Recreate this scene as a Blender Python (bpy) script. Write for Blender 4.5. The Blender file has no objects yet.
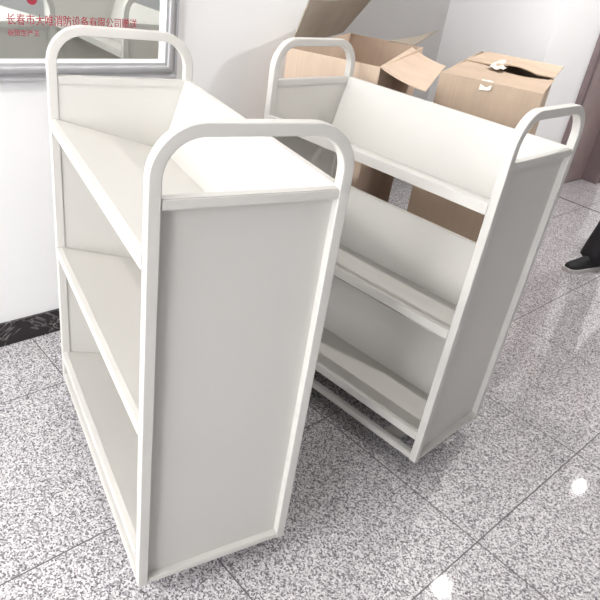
import bpy, bmesh, math, random
from math import pi, sin, cos, radians
from mathutils import Vector, Matrix
random.seed(7)
S = bpy.context.scene
COL = S.collection

# ------------------------------------------------------------------ helpers
def link(o, parent=None):
    COL.objects.link(o)
    if parent is not None:
        o.parent = parent
    return o

def obj(name, bm, mat, parent=None, smooth=False, auto=None):
    bmesh.ops.remove_doubles(bm, verts=bm.verts, dist=1e-5)
    bmesh.ops.recalc_face_normals(bm, faces=bm.faces)
    me = bpy.data.meshes.new(name)
    bm.to_mesh(me); bm.free()
    for m in (mat if isinstance(mat, (list, tuple)) else [mat]):
        me.materials.append(m)
    if smooth:
        for p in me.polygons: p.use_smooth = True
        if auto is not None:
            me.set_sharp_from_angle(angle=radians(auto))
    return link(bpy.data.objects.new(name, me), parent)

def tag(o, label=None, cat=None, group=None, kind=None):
    if label: o['label'] = label
    if cat: o['category'] = cat
    if group: o['group'] = group
    if kind: o['kind'] = kind
    return o

def thing(name, label, cat, loc=(0, 0, 0), rz=0.0, group=None):
    o = bpy.data.objects.new(name, None)
    o.empty_display_size = 0.1
    o.location = loc; o.rotation_euler = (0, 0, rz)
    link(o)
    return tag(o, label, cat, group)

def struct(name, bm, mat, parent=None, **k):
    o = obj(name, bm, mat, parent, **k)
    if parent is None: o['kind'] = 'structure'
    return o

def box(bm, x0, x1, y0, y1, z0, z1, bev=0.0, seg=2):
    x0, x1 = min(x0, x1), max(x0, x1); y0, y1 = min(y0, y1), max(y0, y1); z0, z1 = min(z0, z1), max(z0, z1)
    r = bmesh.ops.create_cube(bm, size=1.0)
    vs = r['verts']
    for v in vs:
        v.co = Vector(((x0 + x1) / 2 + v.co.x * (x1 - x0), (y0 + y1) / 2 + v.co.y * (y1 - y0), (z0 + z1) / 2 + v.co.z * (z1 - z0)))
    if bev > 0:
        es = list({e for v in vs for e in v.link_edges})
        bmesh.ops.bevel(bm, geom=es, offset=bev, segments=seg, affect='EDGES', clamp_overlap=True)

def BM(): return bmesh.new()

def sweep(bm, path, prof, up):
    """sweep a closed 2-D profile (a along 'side', b along 'up') along a planar path"""
    up = Vector(up).normalized(); rings = []
    for i, p in enumerate(path):
        p = Vector(p)
        a = Vector(path[max(i - 1, 0)]); b = Vector(path[min(i + 1, len(path) - 1)])
        t = (b - a).normalized()
        side = t.cross(up).normalized()
        # mitre scale
        if 0 < i < len(path) - 1:
            t1 = (p - a).normalized(); cosang = max(0.3, t1.dot(t)); k = 1 / cosang
        else: k = 1
        rings.append([bm.verts.new(p + side * (x * k) + up * y) for x, y in prof])
    n = len(prof)
    for i in range(len(rings) - 1):
        for j in range(n):
            bm.faces.new((rings[i][j], rings[i][(j + 1) % n], rings[i + 1][(j + 1) % n], rings[i + 1][j]))
    bm.faces.new(rings[0][::-1]); bm.faces.new(rings[-1])

def rrect(w, h, r, k=4):
    pts = []
    for cx, cy, a0 in ((w / 2 - r, h / 2 - r, 0), (-w / 2 + r, h / 2 - r, 90), (-w / 2 + r, -h / 2 + r, 180), (w / 2 - r, -h / 2 + r, 270)):
        for i in range(k + 1):
            a = radians(a0 + 90 * i / k)
            pts.append((cx + r * cos(a), cy + r * sin(a)))
    return pts

def extrude_profile(bm, pts, x0, x1, thick):
    """open profile of (y,z) points turned into a sheet of given thickness, run along x"""
    n = len(pts); nor = []
    for i in range(n):
        segs = []
        if i > 0: segs.append(Vector((pts[i][0] - pts[i-1][0], pts[i][1] - pts[i-1][1])).normalized())
        if i < n - 1: segs.append(Vector((pts[i+1][0] - pts[i][0], pts[i+1][1] - pts[i][1])).normalized())
        ns = [Vector((-s.y, s.x)) for s in segs]
        m = sum(ns, Vector((0, 0))).normalized()
        k = 1 / max(0.35, m.dot(ns[0]))
        nor.append(m * k)
    loop = [Vector(p) for p in pts] + [Vector(pts[i]) - nor[i] * thick for i in range(n - 1, -1, -1)]
    r0 = [bm.verts.new((x0, p.x, p.y)) for p in loop]; r1 = [bm.verts.new((x1, p.x, p.y)) for p in loop]
    m = len(loop)
    for i in range(m):
        bm.faces.new((r0[i], r0[(i + 1) % m], r1[(i + 1) % m], r1[i]))
    for i in range(n - 1):
        for r in (r0, r1):
            bm.faces.new((r[i], r[i + 1], r[m - 2 - i], r[m - 1 - i]))

def cyl(bm, p0, p1, r0, r1=None, n=20):
    r1 = r0 if r1 is None else r1
    p0, p1 = Vector(p0), Vector(p1); t = (p1 - p0).normalized()
    s = t.orthogonal().normalized(); u = t.cross(s)
    a = [bm.verts.new(p0 + (s * cos(2*pi*i/n) + u * sin(2*pi*i/n)) * r0) for i in range(n)]
    b = [bm.verts.new(p1 + (s * cos(2*pi*i/n) + u * sin(2*pi*i/n)) * r1) for i in range(n)]
    for i in range(n): bm.faces.new((a[i], a[(i+1) % n], b[(i+1) % n], b[i]))
    bm.faces.new(a[::-1]); bm.faces.new(b)

def quadsheet(bm, a, b, c, d, th, nu=6, nv=6, bend=None):
    """thin curved board through four corners a-b (hinge) and d-c (free edge)"""
    a, b, c, d = map(Vector, (a, b, c, d))
    nrm = (b - a).cross(d - a).normalized()
    G = [[None] * (nv + 1) for _ in range(nu + 1)]; H = [[None] * (nv + 1) for _ in range(nu + 1)]
    for i in range(nu + 1):
        for j in range(nv + 1):
            u, v = i / nu, j / nv
            p = (a * (1 - u) + b * u) * (1 - v) + (d * (1 - u) + c * u) * v
            if bend: p = p + nrm * bend(u, v)
            G[i][j] = bm.verts.new(p + nrm * th / 2); H[i][j] = bm.verts.new(p - nrm * th / 2)
    for i in range(nu):
        for j in range(nv):
            bm.faces.new((G[i][j], G[i+1][j], G[i+1][j+1], G[i][j+1]))
            bm.faces.new((H[i][j], H[i][j+1], H[i+1][j+1], H[i+1][j]))
    for i in range(nu):
        bm.faces.new((G[i][0], H[i][0], H[i+1][0], G[i+1][0])); bm.faces.new((G[i][nv], G[i+1][nv], H[i+1][nv], H[i][nv]))
    for j in range(nv):
        bm.faces.new((G[0][j], G[0][j+1], H[0][j+1], H[0][j])); bm.faces.new((G[nu][j], H[nu][j], H[nu][j+1], G[nu][j+1]))

# ------------------------------------------------------------------ materials
def new_mat(name):
    m = bpy.data.materials.new(name); m.use_nodes = True
    nt = m.node_tree; return m, nt, nt.nodes['Principled BSDF']

def N(nt, t, **k):
    n = nt.nodes.new(t)
    for a, b in k.items(): setattr(n, a, b)
    return n

def ramp(nt, fac, stops):
    r = N(nt, 'ShaderNodeValToRGB'); e = r.color_ramp.elements
    while len(e) < len(stops): e.new(0.5)
    for x, (p, c) in zip(e, stops): x.position = p; x.color = (*c, 1)
    nt.links.new(fac, r.inputs['Fac']); return r.outputs['Color']

def plain(name, col, rough=0.5, var=0.03, scale=9, bump=0.0, bscale=300, metal=0.0, spec=0.5):
    m, nt, p = new_mat(name)
    tc = N(nt, 'ShaderNodeTexCoord'); no = N(nt, 'ShaderNodeTexNoise'); no.inputs['Scale'].default_value = scale
    no.inputs['Detail'].default_value = 4
    nt.links.new(tc.outputs['Object'], no.inputs['Vector'])
    lo = tuple(max(0, c * (1 - var)) for c in col); hi = tuple(min(1, c * (1 + var)) for c in col)
    nt.links.new(ramp(nt, no.outputs['Fac'], [(0.3, lo), (0.7, hi)]), p.inputs['Base Color'])
    p.inputs['Roughness'].default_value = rough; p.inputs['Metallic'].default_value = metal
    p.inputs['Specular IOR Level'].default_value = spec
    if bump > 0:
        n2 = N(nt, 'ShaderNodeTexNoise'); n2.inputs['Scale'].default_value = bscale
        nt.links.new(tc.outputs['Object'], n2.inputs['Vector'])
        b = N(nt, 'ShaderNodeBump'); b.inputs['Strength'].default_value = bump; b.inputs['Distance'].default_value = 0.002
        nt.links.new(n2.outputs['Fac'], b.inputs['Height']); nt.links.new(b.outputs['Normal'], p.inputs['Normal'])
    return m

M = {}
M['steel'] = plain('cream_powder_coat', (0.58, 0.563, 0.533), 0.38, 0.012, 3, 0.06, 700)
M['wall'] = plain('white_wall_paint', (0.86, 0.86, 0.865), 0.75, 0.01, 2, 0.08, 160)
M['recess'] = plain('shaded_recess_wall', (0.43, 0.42, 0.415), 0.7, 0.02, 2, 0.06, 160)  # shade on the recess back wall is put into this grey base colour
M['ceiling'] = plain('ceiling_paint', (0.85, 0.85, 0.84), 0.8, 0.01, 2)
M['silver'] = plain('silver_frame_moulding', (0.46, 0.46, 0.475), 0.4, 0.04, 30)
M['fillet'] = plain('white_frame_fillet', (0.85, 0.85, 0.84), 0.4, 0.01, 4)
M['red'] = plain('red_lettering', (0.36, 0.035, 0.06), 0.5, 0.05, 30)
M['rubber'] = plain('grey_caster_rubber', (0.10, 0.10, 0.10), 0.6, 0.05, 30)
M['zinc'] = plain('zinc_plate', (0.45, 0.46, 0.47), 0.35, 0.05, 30, metal=0.9)
M['trouser'] = plain('black_trouser_cloth', (0.014, 0.012, 0.016), 0.85, 0.25, 20, 0.2, 400)
M['jacket'] = plain('dark_jacket_cloth', (0.02, 0.022, 0.03), 0.85, 0.2, 20, 0.2, 400)
M['shoe'] = plain('black_shoe_mesh', (0.012, 0.012, 0.014), 0.7, 0.3, 60, 0.4, 700)
M['sole'] = plain('pale_shoe_sole', (0.55, 0.53, 0.52), 0.6, 0.05, 30)
M['skin'] = plain('skin', (0.55, 0.36, 0.27), 0.5, 0.05, 12)
M['hair'] = plain('black_hair', (0.012, 0.010, 0.010), 0.75, 0.3, 80)
M['eye'] = plain('eye_white', (0.75, 0.74, 0.72), 0.2, 0.02, 10)
M['lip'] = plain('lip', (0.42, 0.19, 0.17), 0.45, 0.05, 20)
M['door'] = plain('mauve_door_wood', (0.275, 0.205, 0.20), 0.4, 0.10, 6)
M['doorframe'] = plain('mauve_door_frame_wood', (0.225, 0.17, 0.175), 0.4, 0.08, 8)
M['tape'] = plain('clear_packing_tape', (0.78, 0.74, 0.68), 0.25, 0.04, 20)
M['alu'] = plain('white_window_frame', (0.8, 0.8, 0.8), 0.35, 0.02, 8)
M['socket'] = plain('chrome', (0.6, 0.6, 0.6), 0.2, 0.02, 8, metal=1.0)

def cardboard(name, col):
    m, nt, p = new_mat(name)
    tc = N(nt, 'ShaderNodeTexCoord')
    mp = N(nt, 'ShaderNodeMapping'); mp.inputs['Scale'].default_value = (60, 60, 2.5)
    nt.links.new(tc.outputs['Object'], mp.inputs['Vector'])
    a = N(nt, 'ShaderNodeTexNoise'); a.inputs['Scale'].default_value = 2.2; a.inputs['Detail'].default_value = 5
    b = N(nt, 'ShaderNodeTexNoise'); b.inputs['Scale'].default_value = 5.0; b.inputs['Detail'].default_value = 6
    nt.links.new(mp.outputs['Vector'], a.inputs['Vector']); nt.links.new(tc.outputs['Object'], b.inputs['Vector'])
    mx = N(nt, 'ShaderNodeMix', data_type='FLOAT'); mx.inputs[0].default_value = 0.7
    nt.links.new(a.outputs['Fac'], mx.inputs[2]); nt.links.new(b.outputs['Fac'], mx.inputs[3])
    lo = tuple(c * 0.85 for c in col); hi = tuple(min(1, c * 1.1) for c in col)
    nt.links.new(ramp(nt, mx.outputs[0], [(0.3, lo), (0.7, hi)]), p.inputs['Base Color'])
    p.inputs['Roughness'].default_value = 0.8; p.inputs['Specular IOR Level'].default_value = 0.25
    bu = N(nt, 'ShaderNodeBump'); bu.inputs['Strength'].default_value = 0.25; bu.inputs['Distance'].default_value = 0.004
    nt.links.new(mx.outputs[0], bu.inputs['Height']); nt.links.new(bu.outputs['Normal'], p.inputs['Normal'])
    return m
M['card'] = cardboard('brown_cardboard', (0.50, 0.385, 0.29))
M['card_light'] = cardboard('pale_cardboard', (0.63, 0.49, 0.38))
M['card_worn'] = cardboard('worn_grey_brown_cardboard', (0.36, 0.315, 0.26))

# granite tiles: object coordinates are metres in the room's own axes
def granite():
    m, nt, p = new_mat('polished_granite_tile')
    L = nt.links.new
    tc = N(nt, 'ShaderNodeTexCoord'); sep = N(nt, 'ShaderNodeSeparateXYZ'); L(tc.outputs['Object'], sep.inputs[0])
    v1 = N(nt, 'ShaderNodeTexVoronoi'); v1.inputs['Scale'].default_value = 230
    n1 = N(nt, 'ShaderNodeTexNoise'); n1.inputs['Scale'].default_value = 190; n1.inputs['Detail'].default_value = 3; n1.inputs['Roughness'].default_value = 0.7
    n2 = N(nt, 'ShaderNodeTexNoise'); n2.inputs['Scale'].default_value = 1.6; n2.inputs['Detail'].default_value = 2
    for n in (v1, n1, n2): L(tc.outputs['Object'], n.inputs['Vector'])
    bw = N(nt, 'ShaderNodeSeparateColor'); L(v1.outputs['Color'], bw.inputs[0])
    mx = N(nt, 'ShaderNodeMix', data_type='FLOAT'); mx.inputs[0].default_value = 0.55
    L(bw.outputs[0], mx.inputs[2]); L(n1.outputs['Fac'], mx.inputs[3])
    col = ramp(nt, mx.outputs[0], [(0.24, (0.09, 0.082, 0.088)), (0.39, (0.24, 0.225, 0.24)), (0.50, (0.44, 0.42, 0.435)), (0.62, (0.60, 0.58, 0.59)), (0.75, (0.73, 0.715, 0.72))])
    big = ramp(nt, n2.outputs['Fac'], [(0.3, (0.9, 0.9, 0.9)), (0.7, (1, 1, 1))])
    mul = N(nt, 'ShaderNodeMix', data_type='RGBA', blend_type='MULTIPLY'); mul.inputs[0].default_value = 1
    L(col, mul.inputs[6]); L(big, mul.inputs[7])
    # joints
    def math_(op, a, b=None):
        n = N(nt, 'ShaderNodeMath', operation=op)
        for i, x in enumerate((a, b)):
            if x is None: continue
            if isinstance(x, (int, float)): n.inputs[i].default_value = x
            else: L(x, n.inputs[i])
        return n.outputs[0]
    T = 0.672; G = 0.0022
    def joint(c, off):
        q = math_('MODULO', math_('ADD', c, 100 * T - off), T)
        d = math_('MINIMUM', q, math_('SUBTRACT', T, q))
        return math_('LESS_THAN', d, G)
    jx = joint(sep.outputs['X'], -0.437); jy = joint(sep.outputs['Y'], 1.429)
    bd = math_('LESS_THAN', math_('ABSOLUTE', math_('SUBTRACT', sep.outputs['Y'], 5.015)), 0.012)
    j = math_('MAXIMUM', math_('MAXIMUM', jx, jy), bd)
    m2 = N(nt, 'ShaderNodeMix', data_type='RGBA'); L(j, m2.inputs[0]); L(mul.outputs[2], m2.inputs[6]); m2.inputs[7].default_value = (0.13, 0.12, 0.125, 1)
    L(m2.outputs[2], p.inputs['Base Color'])
    p.inputs['Roughness'].default_value = 0.035; p.inputs['Specular IOR Level'].default_value = 0.45
    return m
M['granite'] = granite()

def marble():
    m, nt, p = new_mat('dark_veined_marble')
    tc = N(nt, 'ShaderNodeTexCoord'); n = N(nt, 'ShaderNodeTexNoise'); n.inputs['Scale'].default_value = 4; n.inputs['Detail'].default_value = 6; n.inputs['Distortion'].default_value = 1.6
    nt.links.new(tc.outputs['Object'], n.inputs['Vector'])
    c = ramp(nt, n.outputs['Fac'], [(0.0, (0.018, 0.014, 0.017)), (0.435, (0.02, 0.016, 0.018)), (0.443, (0.20, 0.18, 0.18)), (0.451, (0.02, 0.016, 0.018)), (0.490, (0.022, 0.017, 0.02)), (0.50, (0.30, 0.27, 0.27)), (0.510, (0.022, 0.017, 0.02)), (1.0, (0.035, 0.028, 0.032))])
    nt.links.new(c, p.inputs['Base Color']); p.inputs['Roughness'].default_value = 0.25
    return m
M['marble'] = marble()

def mirror_mat():
    m, nt, p = new_mat('mirror_silvering')
    p.inputs['Base Color'].default_value = (0.82, 0.85, 0.83, 1); p.inputs['Metallic'].default_value = 1; p.inputs['Roughness'].default_value = 0.02
    return m
M['mirror'] = mirror_mat()

def glass_mat():
    m = bpy.data.materials.new('window_glass'); m.use_nodes = True; nt = m.node_tree
    nt.nodes.remove(nt.nodes['Principled BSDF']); o = nt.nodes['Material Output']
    t = N(nt, 'ShaderNodeBsdfTransparent'); g = N(nt, 'ShaderNodeBsdfGlossy'); g.inputs['Roughness'].default_value = 0.02
    f = N(nt, 'ShaderNodeFresnel'); f.inputs['IOR'].default_value = 1.3
    x = N(nt, 'ShaderNodeMixShader'); nt.links.new(f.outputs[0], x.inputs[0]); nt.links.new(t.outputs[0], x.inputs[1]); nt.links.new(g.outputs[0], x.inputs[2])
    nt.links.new(x.outputs[0], o.inputs['Surface']); return m
M['glass'] = glass_mat()

def emit_mat(name, col, st):
    m, nt, p = new_mat(name)
    p.inputs['Base Color'].default_value = (0.8, 0.8, 0.8, 1)
    p.inputs['Emission Color'].default_value = (*col, 1); p.inputs['Emission Strength'].default_value = st
    return m
M['lamp'] = emit_mat('lit_lamp_diffuser', (1, 0.97, 0.93), 18)

# ------------------------------------------------------------------ the room (x: out from the mirror wall, y: along it)
WX = -2.111           # mirror wall
AX = -2.88            # back of the recess
Y0, YA, YB, YE = -2.9, 2.03, 4.12, 9.0
X1, ZC = 5.0, 2.8
def slab(name, mat, *a, parent=None):
    b = BM(); box(b, *a); return struct(name, b, mat, parent)
slab('floor', M['granite'], AX - 0.2, X1 + 0.1, Y0 - 0.1, YE, -0.1, 0)
slab('ceiling', M['ceiling'], AX - 0.2, X1 + 0.1, Y0 - 0.1, YE, ZC, ZC + 0.1)
slab('wall_left', M['wall'], WX - 0.2, WX, Y0, YA, 0, ZC)
# recess: back wall, near return is the end of wall_left; far return
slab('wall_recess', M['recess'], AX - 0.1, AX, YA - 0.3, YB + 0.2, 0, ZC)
RX = -2.06
DY0, DY1, DZ = 4.90, 5.80, 2.05
b = BM()
box(b, AX, RX, YB, DY0, 0, ZC); box(b, AX, RX, DY1, YE, 0, ZC); box(b, AX, RX, DY0, DY1, DZ, ZC)
struct('wall_far', b, M['wall'])
slab('wall_end', M['wall'], AX, X1, YE, YE + 0.1, 0, ZC)
slab('wall_right', M['wall'], X1, X1 + 0.1, Y0, YE, 0, ZC)
# wall with windows behind the camera
WIN = [(-2.0, -0.8), (-0.4, 0.8)]; WZ0, WZ1 = 0.75, 2.45
b = BM(); xs = [AX] + [v for w in WIN for v in w] + [X1]
for i in range(0, len(xs), 2): box(b, xs[i], xs[i + 1], Y0 - 0.1, Y0, 0, ZC)
for a, c in WIN:
    box(b, a, c, Y0 - 0.1, Y0, 0, WZ0); box(b, a, c, Y0 - 0.1, Y0, WZ1, ZC)
struct('wall_near', b, M['wall'])
for i, (a, c) in enumerate(WIN):
    b = BM()
    for x in (a, (a + c) / 2 - 0.025, c - 0.05): box(b, x, x + 0.05, Y0 - 0.08, Y0 - 0.02, WZ0, WZ1)
    for z in (WZ0, WZ1 - 0.05): box(b, a, c, Y0 - 0.08, Y0 - 0.02, z, z + 0.05)
    f = struct('window_%d' % (i + 1), b, M['alu'])
    b = BM(); box(b, a + 0.05, c - 0.05, Y0 - 0.055, Y0 - 0.05, WZ0 + 0.05, WZ1 - 0.05); obj('pane', b, M['glass'], f)
# dark marble skirting
slab('baseboard_left', M['marble'], WX, WX + 0.012, Y0, YA, 0, 0.098)
slab('baseboard_recess', M['marble'], AX, AX + 0.012, YA, YB, 0, 0.098)
b = BM(); box(b, AX + 0.012, RX, YB - 0.012, YB, 0, 0.098); box(b, RX, RX + 0.012, YB - 0.012, DY0 - 0.10, 0, 0.098)
struct('baseboard_far', b, M['marble'])
# door in the far stretch of wall: stepped frame and a mauve leaf set back in it
b = BM()
for y0, y1, s in ((DY0 - 0.08, DY0 + 0.035, 1), (DY1 - 0.035, DY1 + 0.08, 1)):
    box(b, RX - 0.16, RX + 0.018, y0, y1, 0, DZ + 0.08, 0.003)
    box(b, RX + 0.012, RX + 0.028, y0, y0 + 0.03, 0, DZ + 0.08, 0.003); box(b, RX + 0.012, RX + 0.028, y1 - 0.035, y1, 0, DZ + 0.08, 0.003)
box(b, RX - 0.16, RX + 0.018, DY0, DY1, DZ - 0.035, DZ + 0.08, 0.003)
d1 = struct('door_1', b, M['doorframe'])
b = BM(); box(b, RX - 0.15, RX - 0.11, DY0 + 0.035, DY1 - 0.035, 0.008, DZ - 0.035, 0.002)
for z0, z1 in ((0.18, 0.95), (1.1, 1.9)):
    box(b, RX - 0.112, RX - 0.102, DY0 + 0.16, DY1 - 0.16, z0, z1, 0.006)
leaf = obj('door_leaf', b, M['door'], d1)
b = BM(); cyl(b, (RX - 0.11, DY1 - 0.11, 1.0), (RX - 0.05, DY1 - 0.11, 1.0), 0.011); cyl(b, (RX - 0.055, DY1 - 0.11, 1.0), (RX - 0.055, DY1 - 0.24, 1.0), 0.009)
obj('door_handle', b, M['socket'], leaf)

# ------------------------------------------------------------------ mirror with red lettering
MY1, MZ0 = 1.367, 0.983     # lower outer corner towards the trolleys
MY0, MZ1 = 0.05, 2.15
mir = thing('wall_mirror', 'silver framed wall mirror lettered in red above the left book trolley', 'mirror', (WX, (MY0 + MY1) / 2, MZ0))
def L_(y, z): return (y - (MY0 + MY1) / 2, z - MZ0)
FW = 0.066
def frame_part(prof):
    b = BM(); rings = []
    for (y, z, sy, sz) in ((MY0, MZ0, 1, 1), (MY1, MZ0, -1, 1), (MY1, MZ1, -1, -1), (MY0, MZ1, 1, -1)):
        yy, zz = L_(y, z)
        rings.append([b.verts.new((h, yy + sy * d, zz + sz * d)) for d, h in prof])
    n = len(prof)
    for i in range(4):
        for j in range(n):
            q = rings[(i + 1) % 4]
            b.faces.new((rings[i][j], rings[i][(j + 1) % n], q[(j + 1) % n], q[j]))
    return b
obj('mirror_frame', frame_part([(0, 0.0005), (0, 0.016), (0.004, 0.021), (0.012, 0.021), (0.016, 0.017), (0.020, 0.017), (0.030, 0.030), (0.040, 0.034), (0.046, 0.034), (0.050, 0.029), (0.058, 0.029), (0.058, 0.0005)]), M['silver'], mir)
obj('inner_fillet', frame_part([(0.058, 0.0005), (0.058, 0.026), (0.060, 0.028), (0.066, 0.024), (0.066, 0.0005)]), M['fillet'], mir)
b = BM(); y0, z0 = L_(MY0 + FW - 0.002, MZ0 + FW - 0.002); y1, z1 = L_(MY1 - FW + 0.002, MZ1 - FW + 0.002)
box(b, 0.001, 0.008, y0, y1, z0, z1); glass = obj('mirror_glass', b, M['mirror'], mir)

def lettering(body, y, z, width, height, parent):
    c = bpy.data.curves.new('lettering', 'FONT'); c.body = body
    t = bpy.data.objects.new('lettering_source', c); COL.objects.link(t)
    bpy.context.view_layer.update()
    me = bpy.data.meshes.new_from_object(t.evaluated_get(bpy.context.evaluated_depsgraph_get()))
    bpy.data.objects.remove(t)
    xs = [v.co.x for v in me.vertices]; ys = [v.co.y for v in me.vertices]
    sx = width / (max(xs) - min(xs)); sy = height / (max(ys) - min(ys))
    yy, zz = L_(y, z)
    for v in me.vertices:
        v.co = Vector((0.0088, yy + (v.co.x - min(xs)) * sx, zz + (v.co.y - min(ys)) * sy))
    bm = bmesh.new(); bm.from_mesh(me)
    r = bmesh.ops.extrude_face_region(bm, geom=list(bm.faces))
    bmesh.ops.translate(bm, verts=[g for g in r['geom'] if isinstance(g, bmesh.types.BMVert)], vec=(-0.0006, 0, 0))
    bpy.data.meshes.remove(me)
    o = obj('lettering', bm, M['red'], parent); o['label'] = 'red lettering on the glass'
    return o
lettering('长春市大唯消防设备有限公司赠送', 0.762, 1.151, 0.44, 0.033, mir)
lettering('祝贺生产王', 0.762, 1.119, 0.098, 0.019, mir)
b = BM(); yy, zz = L_(0.842, 1.226)
cyl(b, (0.0081, yy, zz), (0.0088, yy, zz), 0.016, n=28)
e = obj('emblem', b, M['red'], mir); e['label'] = 'red round emblem over the lettering'

# ------------------------------------------------------------------ book trolleys
TL, TW, w = 0.9, 0.4083, 0.0253
ZB, ZCAP, ZTOP = 0.0755, 1.0922, 1.2226
HC, HB = 0.0218, 0.0243
ZS = (0.9763, 0.5825, 0.1880)
CV, CDZ = 0.324, -0.0938
def make_trolley(loc, rz, label):
    root = thing('book_trolley', label, 'trolley', loc, rz, None)
    # local x along the trolley from its near end; local y = -(width axis), open side at y = 0
    m = M['steel']
    prof = rrect(w, w, 0.0032, 3); R = 0.086
    for x in (w / 2, TL - w / 2):
        path = [(x, -w / 2, ZB), (x, -w / 2, ZCAP - 0.02)]
        cz = ZTOP - w / 2 - R
        for k in range(15):
            a = pi - k / 14 * pi / 2
            path.append((x, -(w / 2 + R) - R * cos(a), cz + R * sin(a)) if False else (x, -(w / 2 + R + R * cos(a)), cz + R * sin(a)))
        for k in range(15):
            a = pi / 2 - k / 14 * pi / 2
            path.append((x, -(TW - w / 2 - R + R * cos(a)), cz + R * sin(a)))
        path += [(x, -(TW - w / 2), ZCAP - 0.02), (x, -(TW - w / 2), ZB)]
        b = BM(); sweep(b, path, prof, (1, 0, 0)); ef = obj('end_frame', b, m, root, True, 60)
        wn = ef.modifiers.new('flat faces', 'WEIGHTED_NORMAL'); wn.keep_sharp = True; wn.weight = 90
        near = x < TL / 2
        b = BM(); box(b, x - w / 2 + 0.001, x + w / 2 - 0.001, -w + 0.001, -(TW - w) - 0.001, ZCAP - HC, ZCAP, 0.0025); obj('cap_rail', b, m, root)
        b = BM(); box(b, x - w / 2 + 0.001, x + w / 2 - 0.001, -w + 0.001, -(TW - w) - 0.001, ZB, ZB + 0.018, 0.0025); obj('end_rail', b, m, root)
        xp = 0.0205 if near else TL - 0.0205
        b = BM(); box(b, xp - 0.0015, xp + 0.0015, -w + 0.002, -(TW - w) - 0.002, ZB + 0.016, ZCAP - HC + 0.002); obj('end_panel', b, m, root)
    for i, z in enumerate(ZS):
        zr = z + (ZCAP - ZS[0]) - 0.001
        yr = -(TW - w + 0.004)
        pts = [(-0.016, z - HB), (-0.0005, z - HB), (-0.0005, z), (-0.012, z), (-CV, z + CDZ), (yr, zr), (yr - 0.012, zr), (yr - 0.012, zr - 0.014)]
        b = BM(); extrude_profile(b, [(p[0], p[1]) for p in pts], w - 0.001, TL - w + 0.001, 0.0022)
        obj('shelf', b, m, root)
    for y0 in (-0.0005, -(TW - w)):
        b = BM(); box(b, w - 0.001, TL - w + 0.001, y0, y0 - w + 0.0005, ZB + 0.0005, ZB + 0.0235, 0.003); obj('bottom_rail', b, m, root)
    for x in (0.13, TL - 0.13):
        b = BM(); box(b, x - 0.03, x + 0.03, -w + 0.001, -(TW - w) - 0.001, ZB + 0.002, ZB + 0.010, 0.001); obj('cross_brace', b, m, root)
        for y in (-0.15, -(TW - 0.15)):
            zt = ZB + 0.002
            b = BM(); box(b, x - 0.025, x + 0.025, y - 0.022, y + 0.022, zt - 0.004, zt)
            for s in (-1, 1): box(b, x - 0.012, x + 0.016, y + s * 0.014 - 0.0015, y + s * 0.014 + 0.0015, 0.018, zt - 0.003)
            c = obj('caster', b, M['zinc'], root)
            b = BM(); cyl(b, (x + 0.004, y - 0.011, 0.0275), (x + 0.004, y + 0.011, 0.0275), 0.0275, n=28); cyl(b, (x + 0.004, y - 0.017, 0.0275), (x + 0.004, y + 0.017, 0.0275), 0.005, n=12)
            obj('wheel', b, M['rubber'], c, True, 40)
    return root
make_trolley((-0.85645, 0.51313, 0), 2.910583, 'cream steel book trolley nearest the camera, in front of the mirror wall')
make_trolley((-0.72558, 1.45384, 0), 3.187070, 'cream steel book trolley on the right, in front of the cardboard cartons')

# ------------------------------------------------------------------ cardboard cartons behind the right trolley
def carton(loc, rz, W_, D_, H_, label, mats, closed):
    """front-left bottom corner at loc; local x along the front, local y to the back"""
    root = thing('cardboard_carton', label, 'carton', loc, rz, None)
    t = 0.006
    def bow(u, v): return 0.006 * sin(pi * u) * sin(pi * v)
    b = BM()
    quadsheet(b, (W_, 0, 0), (0, 0, 0), (0, 0, H_), (W_, 0, H_), t, 8, 8, bow)
    quadsheet(b, (0, D_, 0), (W_, D_, 0), (W_, D_, H_), (0, D_, H_), t, 8, 8, bow)
    quadsheet(b, (0, 0, 0), (0, D_, 0), (0, D_, H_), (0, 0, H_), t, 8, 8, bow)
    quadsheet(b, (W_, D_, 0), (W_, 0, 0), (W_, 0, H_), (W_, D_, H_), t, 8, 8, bow)
    box(b, 0, W_, 0, D_, 0.001, 0.008)
    obj('carton_body', b, mats[0], root, True, 40)
    return root
CZ = 1.13
def flap(name, pts, mat, parent, bend=None, label=None, th=0.005, n=10):
    inv = Matrix.Rotation(-parent.rotation_euler.z, 4, 'Z') @ Matrix.Translation(-parent.location)
    b = BM(); quadsheet(b, *[inv @ Vector(p) for p in pts], th, n, n, bend)
    o = obj(name, b, mat, parent, True, 40)
    if label: o['label'] = label
    return o
fl1, fr1, br1 = Vector((-1.942, 1.774)), Vector((-1.604, 1.946)), Vector((-2.035, 2.705))
d = (fr1 - fl1)
c1 = carton((fl1.x, fl1.y, 0), math.atan2(d.y, d.x), d.length, (br1 - fr1).length, CZ, 'open cardboard carton with raised flaps, beside the wall corner', (M['card_light'],), False)
flap('flap', ((-1.945, 1.785, CZ), (-2.345, 2.50, CZ), (-2.215, 2.53, 1.305), (-1.968, 1.88, 1.305)), M['card_worn'], c1, lambda u, v: 0.012 * sin(6 * u) * v, 'worn upright flap')
flap('flap', ((-1.607, 1.952, CZ), (-1.99, 2.625, CZ), (-1.785, 2.64, 1.088), (-1.425, 2.02, 1.082)), M['card_light'], c1, lambda u, v: 0.015 * v * (1 - v) * 4 * 0.5, 'pale flap folded outwards')
flap('flap', ((-2.04, 2.703, CZ), (-2.15, 2.64, CZ), (-2.10, 2.80, 1.165), (-1.985, 2.80, 1.215)), M['card_worn'], c1)
fl2, fr2, br2 = Vector((-1.494, 2.191)), Vector((-1.135, 2.355)), Vector((-1.542, 3.32))
bl2 = fl2 + br2 - fr2
d = (fr2 - fl2)
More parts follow.
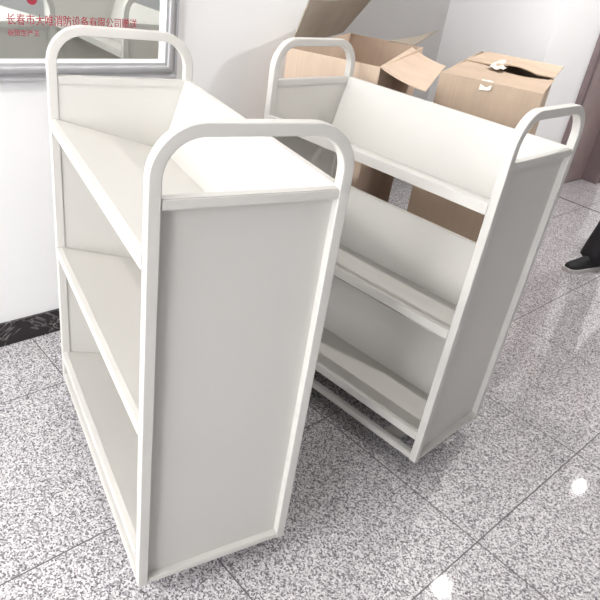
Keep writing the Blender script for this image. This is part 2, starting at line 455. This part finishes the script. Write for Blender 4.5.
c2 = carton((fl2.x, fl2.y, 0), math.atan2(d.y, d.x), d.length, (br2 - fr2).length, CZ, 'closed cardboard carton with torn top, behind the right trolley', (M['card'],), True)
ml, mr = (fl2 + bl2) / 2, (fr2 + br2) / 2
V3 = lambda p, z: (p.x, p.y, z)
flap('flap', (V3(fr2, CZ + 0.002), V3(fl2, CZ + 0.002), V3(ml, CZ + 0.002), V3(mr, CZ - 0.004)), M['card'], c2, lambda u, v: 0.014 * v * sin(pi * min(1, u * 1.3)))
flap('flap', (V3(bl2, CZ + 0.004), V3(br2, CZ + 0.004), V3(mr.lerp(fr2, 0.03), CZ + 0.007), V3(ml.lerp(fl2, 0.03), CZ + 0.008)), M['card'], c2, lambda u, v: -0.016 * v * max(0, sin(pi * min(1, max(0, (u - 0.3) / 0.5)))) )
tb = flap('packing_tape', (V3(ml.lerp(mr, 0.30).lerp(fl2.lerp(fr2, 0.30), 0.25), CZ + 0.010), V3(ml.lerp(mr, 0.46).lerp(fl2.lerp(fr2, 0.46), 0.25), CZ + 0.010), V3(ml.lerp(mr, 0.46).lerp(bl2.lerp(br2, 0.46), 0.30), CZ + 0.017), V3(ml.lerp(mr, 0.30).lerp(bl2.lerp(br2, 0.30), 0.30), CZ + 0.017)), M['tape'], c2, lambda u, v: 0.004 * sin(9 * u + 5 * v), 'torn strip of pale tape', 0.001)

fm = fl2.lerp(fr2, 0.46); nf = Vector((d.y, -d.x)).normalized() * 0.012; ax = d.normalized() * 0.022
flap('packing_tape', (V3(fm - ax + nf, CZ - 0.03), V3(fm + ax + nf, CZ - 0.022), V3(fm + ax - nf, CZ + 0.008), V3(fm - ax - nf, CZ + 0.010)), M['tape'], c2, lambda u, v: 0.003 * sin(7 * u + 3 * v), 'small scrap of pale tape', 0.001, 6)

# ------------------------------------------------------------------ person at the right edge
def skin(name, chains, mat, parent, sub=2, extra=None):
    """chains: list of lists of ((x,y,z), r); a chain may start with an index of an earlier vertex"""
    me = bpy.data.meshes.new(name); vs, rs, es = [], [], []
    for ch in chains:
        prev = None
        for q in ch:
            if isinstance(q, int): prev = q; continue
            vs.append(q[0]); rs.append(q[1]); k = len(vs) - 1
            if prev is not None: es.append((prev, k))
            prev = k
    me.from_pydata(vs, es, []); o = bpy.data.objects.new(name, me); COL.objects.link(o)
    sm = o.modifiers.new('skin', 'SKIN'); sm.use_smooth_shade = True
    for v, r in zip(me.skin_vertices[0].data, rs):
        v.radius = r if isinstance(r, tuple) else (r, r); v.use_root = False
    me.skin_vertices[0].data[0].use_root = True
    ss = o.modifiers.new('sub', 'SUBSURF'); ss.levels = ss.render_levels = sub
    bpy.context.view_layer.update()
    m2 = bpy.data.meshes.new_from_object(o.evaluated_get(bpy.context.evaluated_depsgraph_get()))
    bpy.data.objects.remove(o)
    b = bmesh.new(); b.from_mesh(m2); bpy.data.meshes.remove(m2)
    if extra: extra(b)
    return obj(name, b, mat, parent, True)

def ball(bm, c, r, sc=(1, 1, 1), n=16):
    m = Matrix.Translation(c) @ Matrix.Diagonal((*sc, 1))
    bmesh.ops.create_uvsphere(bm, u_segments=n, v_segments=n // 2 + 2, radius=r, matrix=m)

per = thing('person', 'person in black trousers and dark jacket, standing at the right edge by the door', 'person', (-1.09, 3.80, 0), -0.3)
# local: facing -y, the person's right side at -x
HZ = 1.535
body = [[((0, 0.06, 0.93), (0.15, 0.10)), ((0, 0.06, 1.08), (0.135, 0.09)), ((0, 0.055, 1.25), (0.14, 0.085)), ((0, 0.055, 1.34), (0.10, 0.065)), ((0, 0.055, 1.41), 0.050), ((0, 0.042, 1.46), 0.047),
         ((0, 0.004, HZ - 0.018), (0.064, 0.078)), ((0, 0.015, HZ + 0.055), (0.076, 0.092)), ((0, 0.02, HZ + 0.115), (0.045, 0.05))]]
for sx in (-1, 1):
    fx = 0.12 * sx; fy = 0.0 if sx < 0 else 0.16
    body.append([0, ((0.09 * sx, 0.06, 0.86), 0.085), ((0.105 * sx, 0.04, 0.48), 0.056), ((0.11 * sx, 0.055 + fy * .5, 0.38), 0.054), ((fx, 0.05 + fy, 0.10), 0.036), ((fx, 0.04 + fy, 0.055), 0.036)])
    body.append([3, ((0.165 * sx, 0.06, 1.34), 0.046), ((0.215 * sx, 0.075, 1.12), 0.042), ((0.225 * sx, 0.03, 0.90), 0.030), ((0.225 * sx, 0.015, 0.845), (0.020, 0.034)), ((0.225 * sx, 0.005, 0.79), (0.016, 0.040))])
def face(b):
    ball(b, (0, -0.088, HZ + 0.015), 0.016, (0.8, 1.1, 1.3)); ball(b, (0, -0.080, HZ + 0.035), 0.010, (0.8, 1, 2.2))
    for sx in (-1, 1): ball(b, (0.078 * sx, 0.03, HZ + 0.02), 0.028, (0.35, 0.7, 1.1))
bd = skin('body', body, M['skin'], per, 2, face)
def finger_chain(sx):
    ch = []
    for k, (dy, ln, r) in enumerate(((-0.033, 0.068, 0.0085), (-0.011, 0.078, 0.009), (0.011, 0.073, 0.0088), (0.032, 0.056, 0.0078))):
        p = Vector((0.225 * sx, 0.005 + dy, 0.79))
        ch.append([(tuple(p), r), (tuple(p + Vector((0, -0.004, -ln * .5))), r), (tuple(p + Vector((-0.012 * sx, -0.008, -ln * .85))), r * .92), (tuple(p + Vector((-0.026 * sx, -0.012, -ln * 1.1))), r * .8)])
    t = Vector((0.222 * sx, -0.022, 0.835))
    ch.append([(tuple(t), 0.011), (tuple(t + Vector((-0.012 * sx, -0.028, -0.028))), 0.0105), (tuple(t + Vector((-0.022 * sx, -0.036, -0.062))), 0.009)])
    return ch
fb = BM()
for sx in (-1, 1):
    for ch in finger_chain(sx):
        q = skin('finger', [ch], M['skin'], None, 1); fb.from_mesh(q.data); m_ = q.data; bpy.data.objects.remove(q); bpy.data.meshes.remove(m_)
fb.from_mesh(bd.data); fb.to_mesh(bd.data); fb.free()
for p in bd.data.polygons: p.use_smooth = True
for sx in (-1, 1):
    b = BM(); ball(b, (0.03 * sx, -0.070, HZ + 0.045), 0.0125, (1.1, 0.7, 0.6)); ey = obj('eye', b, M['eye'], per, True)
    b = BM(); ball(b, (0.03 * sx, -0.0785, HZ + 0.045), 0.0052, (1, 0.35, 1)); obj('iris', b, M['hair'], ey, True)
    b = BM(); ball(b, (0.03 * sx, -0.077, HZ + 0.068), 0.018, (1.0, 0.3, 0.16)); obj('eyebrow', b, M['hair'], per, True)
b = BM(); ball(b, (0, -0.078, HZ - 0.022), 0.022, (1, 0.35, 0.28)); obj('mouth', b, M['lip'], per, True)
b = BM(); ball(b, (0, 0.033, HZ + 0.075), 0.098, (0.93, 1.06, 0.9), 24)
for v in b.verts:
    if v.co.z < HZ + 0.085 and v.co.y < 0.0: v.co.z = HZ + 0.085; v.co.y = max(v.co.y, -0.066)
    if v.co.z < HZ - 0.0: v.co.y = max(v.co.y, 0.05)
obj('hair', b, M['hair'], per, True)
jk = [[((0, 0.06, 0.76), (0.200, 0.150)), ((0, 0.06, 0.86), (0.195, 0.145)), ((0, 0.06, 1.0), (0.175, 0.13)), ((0, 0.055, 1.25), (0.185, 0.13)), ((0, 0.055, 1.36), (0.135, 0.095)), ((0, 0.055, 1.42), (0.070, 0.068)), ((0, 0.052, 1.445), (0.062, 0.060))]]
for sx in (-1, 1):
    jk.append([4, ((0.175 * sx, 0.06, 1.35), 0.075), ((0.225 * sx, 0.075, 1.12), 0.062), ((0.232 * sx, 0.03, 0.90), 0.047)])
obj_j = skin('jacket', jk, M['jacket'], per, 2)
tr = [[((0, 0.06, 1.02), (0.150, 0.105)), ((0, 0.06, 0.90), (0.168, 0.120))]]
for sx in (-1, 1):
    fx = 0.12 * sx; fy = 0.0 if sx < 0 else 0.16
    tr.append([1, ((0.095 * sx, 0.06, 0.76), 0.098), ((0.112 * sx, 0.045, 0.48), 0.082), ((0.116 * sx, 0.05 + fy * .6, 0.30), 0.076), ((fx * 1.1, 0.03 + fy, 0.085), 0.092), ((fx * 1.1, 0.03 + fy, 0.06), 0.090)])
skin('trousers', tr, M['trouser'], per, 2)
def shoe(fx, fy):
    # sections along the foot from heel (+y) to toe (-y): (y, half width, height, centre shift)
    secs = [(0.085, 0.018, 0.060), (0.075, 0.030, 0.085), (0.04, 0.036, 0.100), (0.0, 0.037, 0.098), (-0.05, 0.039, 0.078), (-0.10, 0.045, 0.062), (-0.14, 0.046, 0.053), (-0.175, 0.038, 0.046), (-0.195, 0.022, 0.038)]
    b = BM(); rings = []
    for y, hw, h in secs:
        ring = []
        for k in range(16):
            a = 2 * pi * k / 16; z = sin(a)
            zz = 0.024 + (h * 1.2 - 0.024) * max(z, 0) ** 0.8 if z >= 0 else 0.018
            ring.append(b.verts.new((fx + hw * cos(a) * (1 if z < 0.4 else 1), fy + y, zz)))
        rings.append(ring)
    for i in range(len(rings) - 1):
        for k in range(16): b.faces.new((rings[i][k], rings[i][(k + 1) % 16], rings[i + 1][(k + 1) % 16], rings[i + 1][k]))
    b.faces.new(rings[0]); b.faces.new(rings[-1][::-1])
    sh = obj('shoe', b, M['shoe'], per, True)
    sh.modifiers.new('sub', 'SUBSURF').render_levels = 1
    b = BM(); lo, hi = [], []
    out = [(fx + (hw + 0.005), fy + y) for y, hw, h in secs] + [(fx - (hw + 0.005), fy + y) for y, hw, h in reversed(secs)]
    out = [(x, y - 0.004 if y < fy - 0.18 else y) for x, y in out]
    lo = [b.verts.new((x, y, 0.0)) for x, y in out]; hi = [b.verts.new((x, y, 0.026)) for x, y in out]; n = len(out)
    for i in range(n): b.faces.new((lo[i], lo[(i + 1) % n], hi[(i + 1) % n], hi[i]))
    b.faces.new(lo); b.faces.new(hi[::-1])
    so = obj('sole', b, M['sole'], sh); so['label'] = 'pale rubber sole'
shoe(-0.12, 0.0); shoe(0.12, 0.16)

# ------------------------------------------------------------------ downlights and daylight
def downlight(x, y, r, watts, label):
    root = thing('ceiling_downlight', label, 'downlight', (x, y, ZC), 0, 'ceiling downlights')
    b = BM(); cyl(b, (0, 0, -0.012), (0, 0, 0.0), r * 1.15, r * 1.25, 32); obj('trim_ring', b, M['alu'], root, True, 40)
    b = BM(); cyl(b, (0, 0, -0.016), (0, 0, -0.0119), r, r, 32); obj('diffuser', b, M['lamp'], root)
    l = bpy.data.lights.new('downlight_lamp', 'AREA'); l.shape = 'DISK'; l.size = r * 2; l.energy = watts; l.color = (1, 0.97, 0.94)
    o = bpy.data.objects.new('downlight_lamp', l); link(o, root); o.location = (0, 0, -0.02)
E = bpy.app.driver_namespace
for x, y, r, p in ((-1.1, 1.35, 0.05, 7), (-1.17, 3.45, 0.05, 38), (-1.0, 5.55, 0.042, 24), (-1.1, 7.65, 0.07, 24)):  # first lamp is unseen, added to brighten the mirror wall near the recess
    downlight(x, y, r, p, 'round recessed downlight in the white ceiling')
def panel_light(x, y, sx, sy, watts, label):
    root = thing('ceiling_panel_light', label, 'ceiling light', (x, y, ZC), 0, None)
    b = BM()
    for a in ((-sx / 2, sx / 2, -sy / 2, -sy / 2 + 0.03), (-sx / 2, sx / 2, sy / 2 - 0.03, sy / 2), (-sx / 2, -sx / 2 + 0.03, -sy / 2, sy / 2), (sx / 2 - 0.03, sx / 2, -sy / 2, sy / 2)):
        box(b, *a, -0.02, 0)
    obj('panel_frame', b, M['alu'], root)
    b = BM(); box(b, -sx / 2 + 0.028, sx / 2 - 0.028, -sy / 2 + 0.028, sy / 2 - 0.028, -0.014, -0.004); obj('diffuser', b, M['lamp'], root)
    l = bpy.data.lights.new('panel_lamp', 'AREA'); l.shape = 'RECTANGLE'; l.size = sx - 0.06; l.size_y = sy - 0.06; l.energy = watts; l.color = (1, 0.985, 0.965)
    o = bpy.data.objects.new('panel_lamp', l); link(o, root); o.location = (0, 0, -0.022)
panel_light(-1.2, -1.5, 1.2, 0.6, 44, 'rectangular ceiling panel light near the mirror wall')
for (a, c), watts in zip(WIN, (55, 105)):
    l = bpy.data.lights.new('daylight', 'AREA'); l.shape = 'RECTANGLE'; l.size = c - a - 0.1; l.size_y = WZ1 - WZ0 - 0.1
    l.energy = watts; l.color = (0.97, 0.985, 1.0)
    o = bpy.data.objects.new('daylight', l); link(o)
    o.location = ((a + c) / 2, Y0 - 0.12, (WZ0 + WZ1) / 2)
    o.rotation_euler = (radians(90), 0, 0)   # pointing +y
    o.rotation_euler = Vector((0, 1, 0)).to_track_quat('-Z', 'Z').to_euler()
W = bpy.data.worlds.new('sky'); S.world = W; W.use_nodes = True
nt = W.node_tree; bg = nt.nodes['Background']
sky = nt.nodes.new('ShaderNodeTexSky'); sky.sky_type = 'HOSEK_WILKIE'; sky.turbidity = 6; sky.sun_direction = (0.3, 0.6, 0.74)
nt.links.new(sky.outputs[0], bg.inputs[0]); bg.inputs[1].default_value = 1.0

# ------------------------------------------------------------------ camera
cam = bpy.data.cameras.new('camera'); co = bpy.data.objects.new('camera', cam); link(co)
cam.sensor_width = 36; cam.sensor_height = 36; cam.sensor_fit = 'HORIZONTAL'; cam.lens = 36 * 624.67 / 600; cam.clip_start = 0.02
r_ = Vector((0.6661136, 0.7320304, 0.1429131)); u_ = Vector((-0.4521469, 0.2439389, 0.8579377)); b_ = Vector((0.5931744, -0.6361017, 0.4934763))
mat = Matrix((r_, u_, b_)).transposed().to_4x4(); mat.translation = Vector((0, 0, 1.49786))
co.matrix_world = mat
S.camera = co
S.view_settings.view_transform = 'Standard'; S.view_settings.look = 'None'; S.view_settings.gamma = 1; S.view_settings.use_curve_mapping = False
S.view_settings.exposure = 0.3
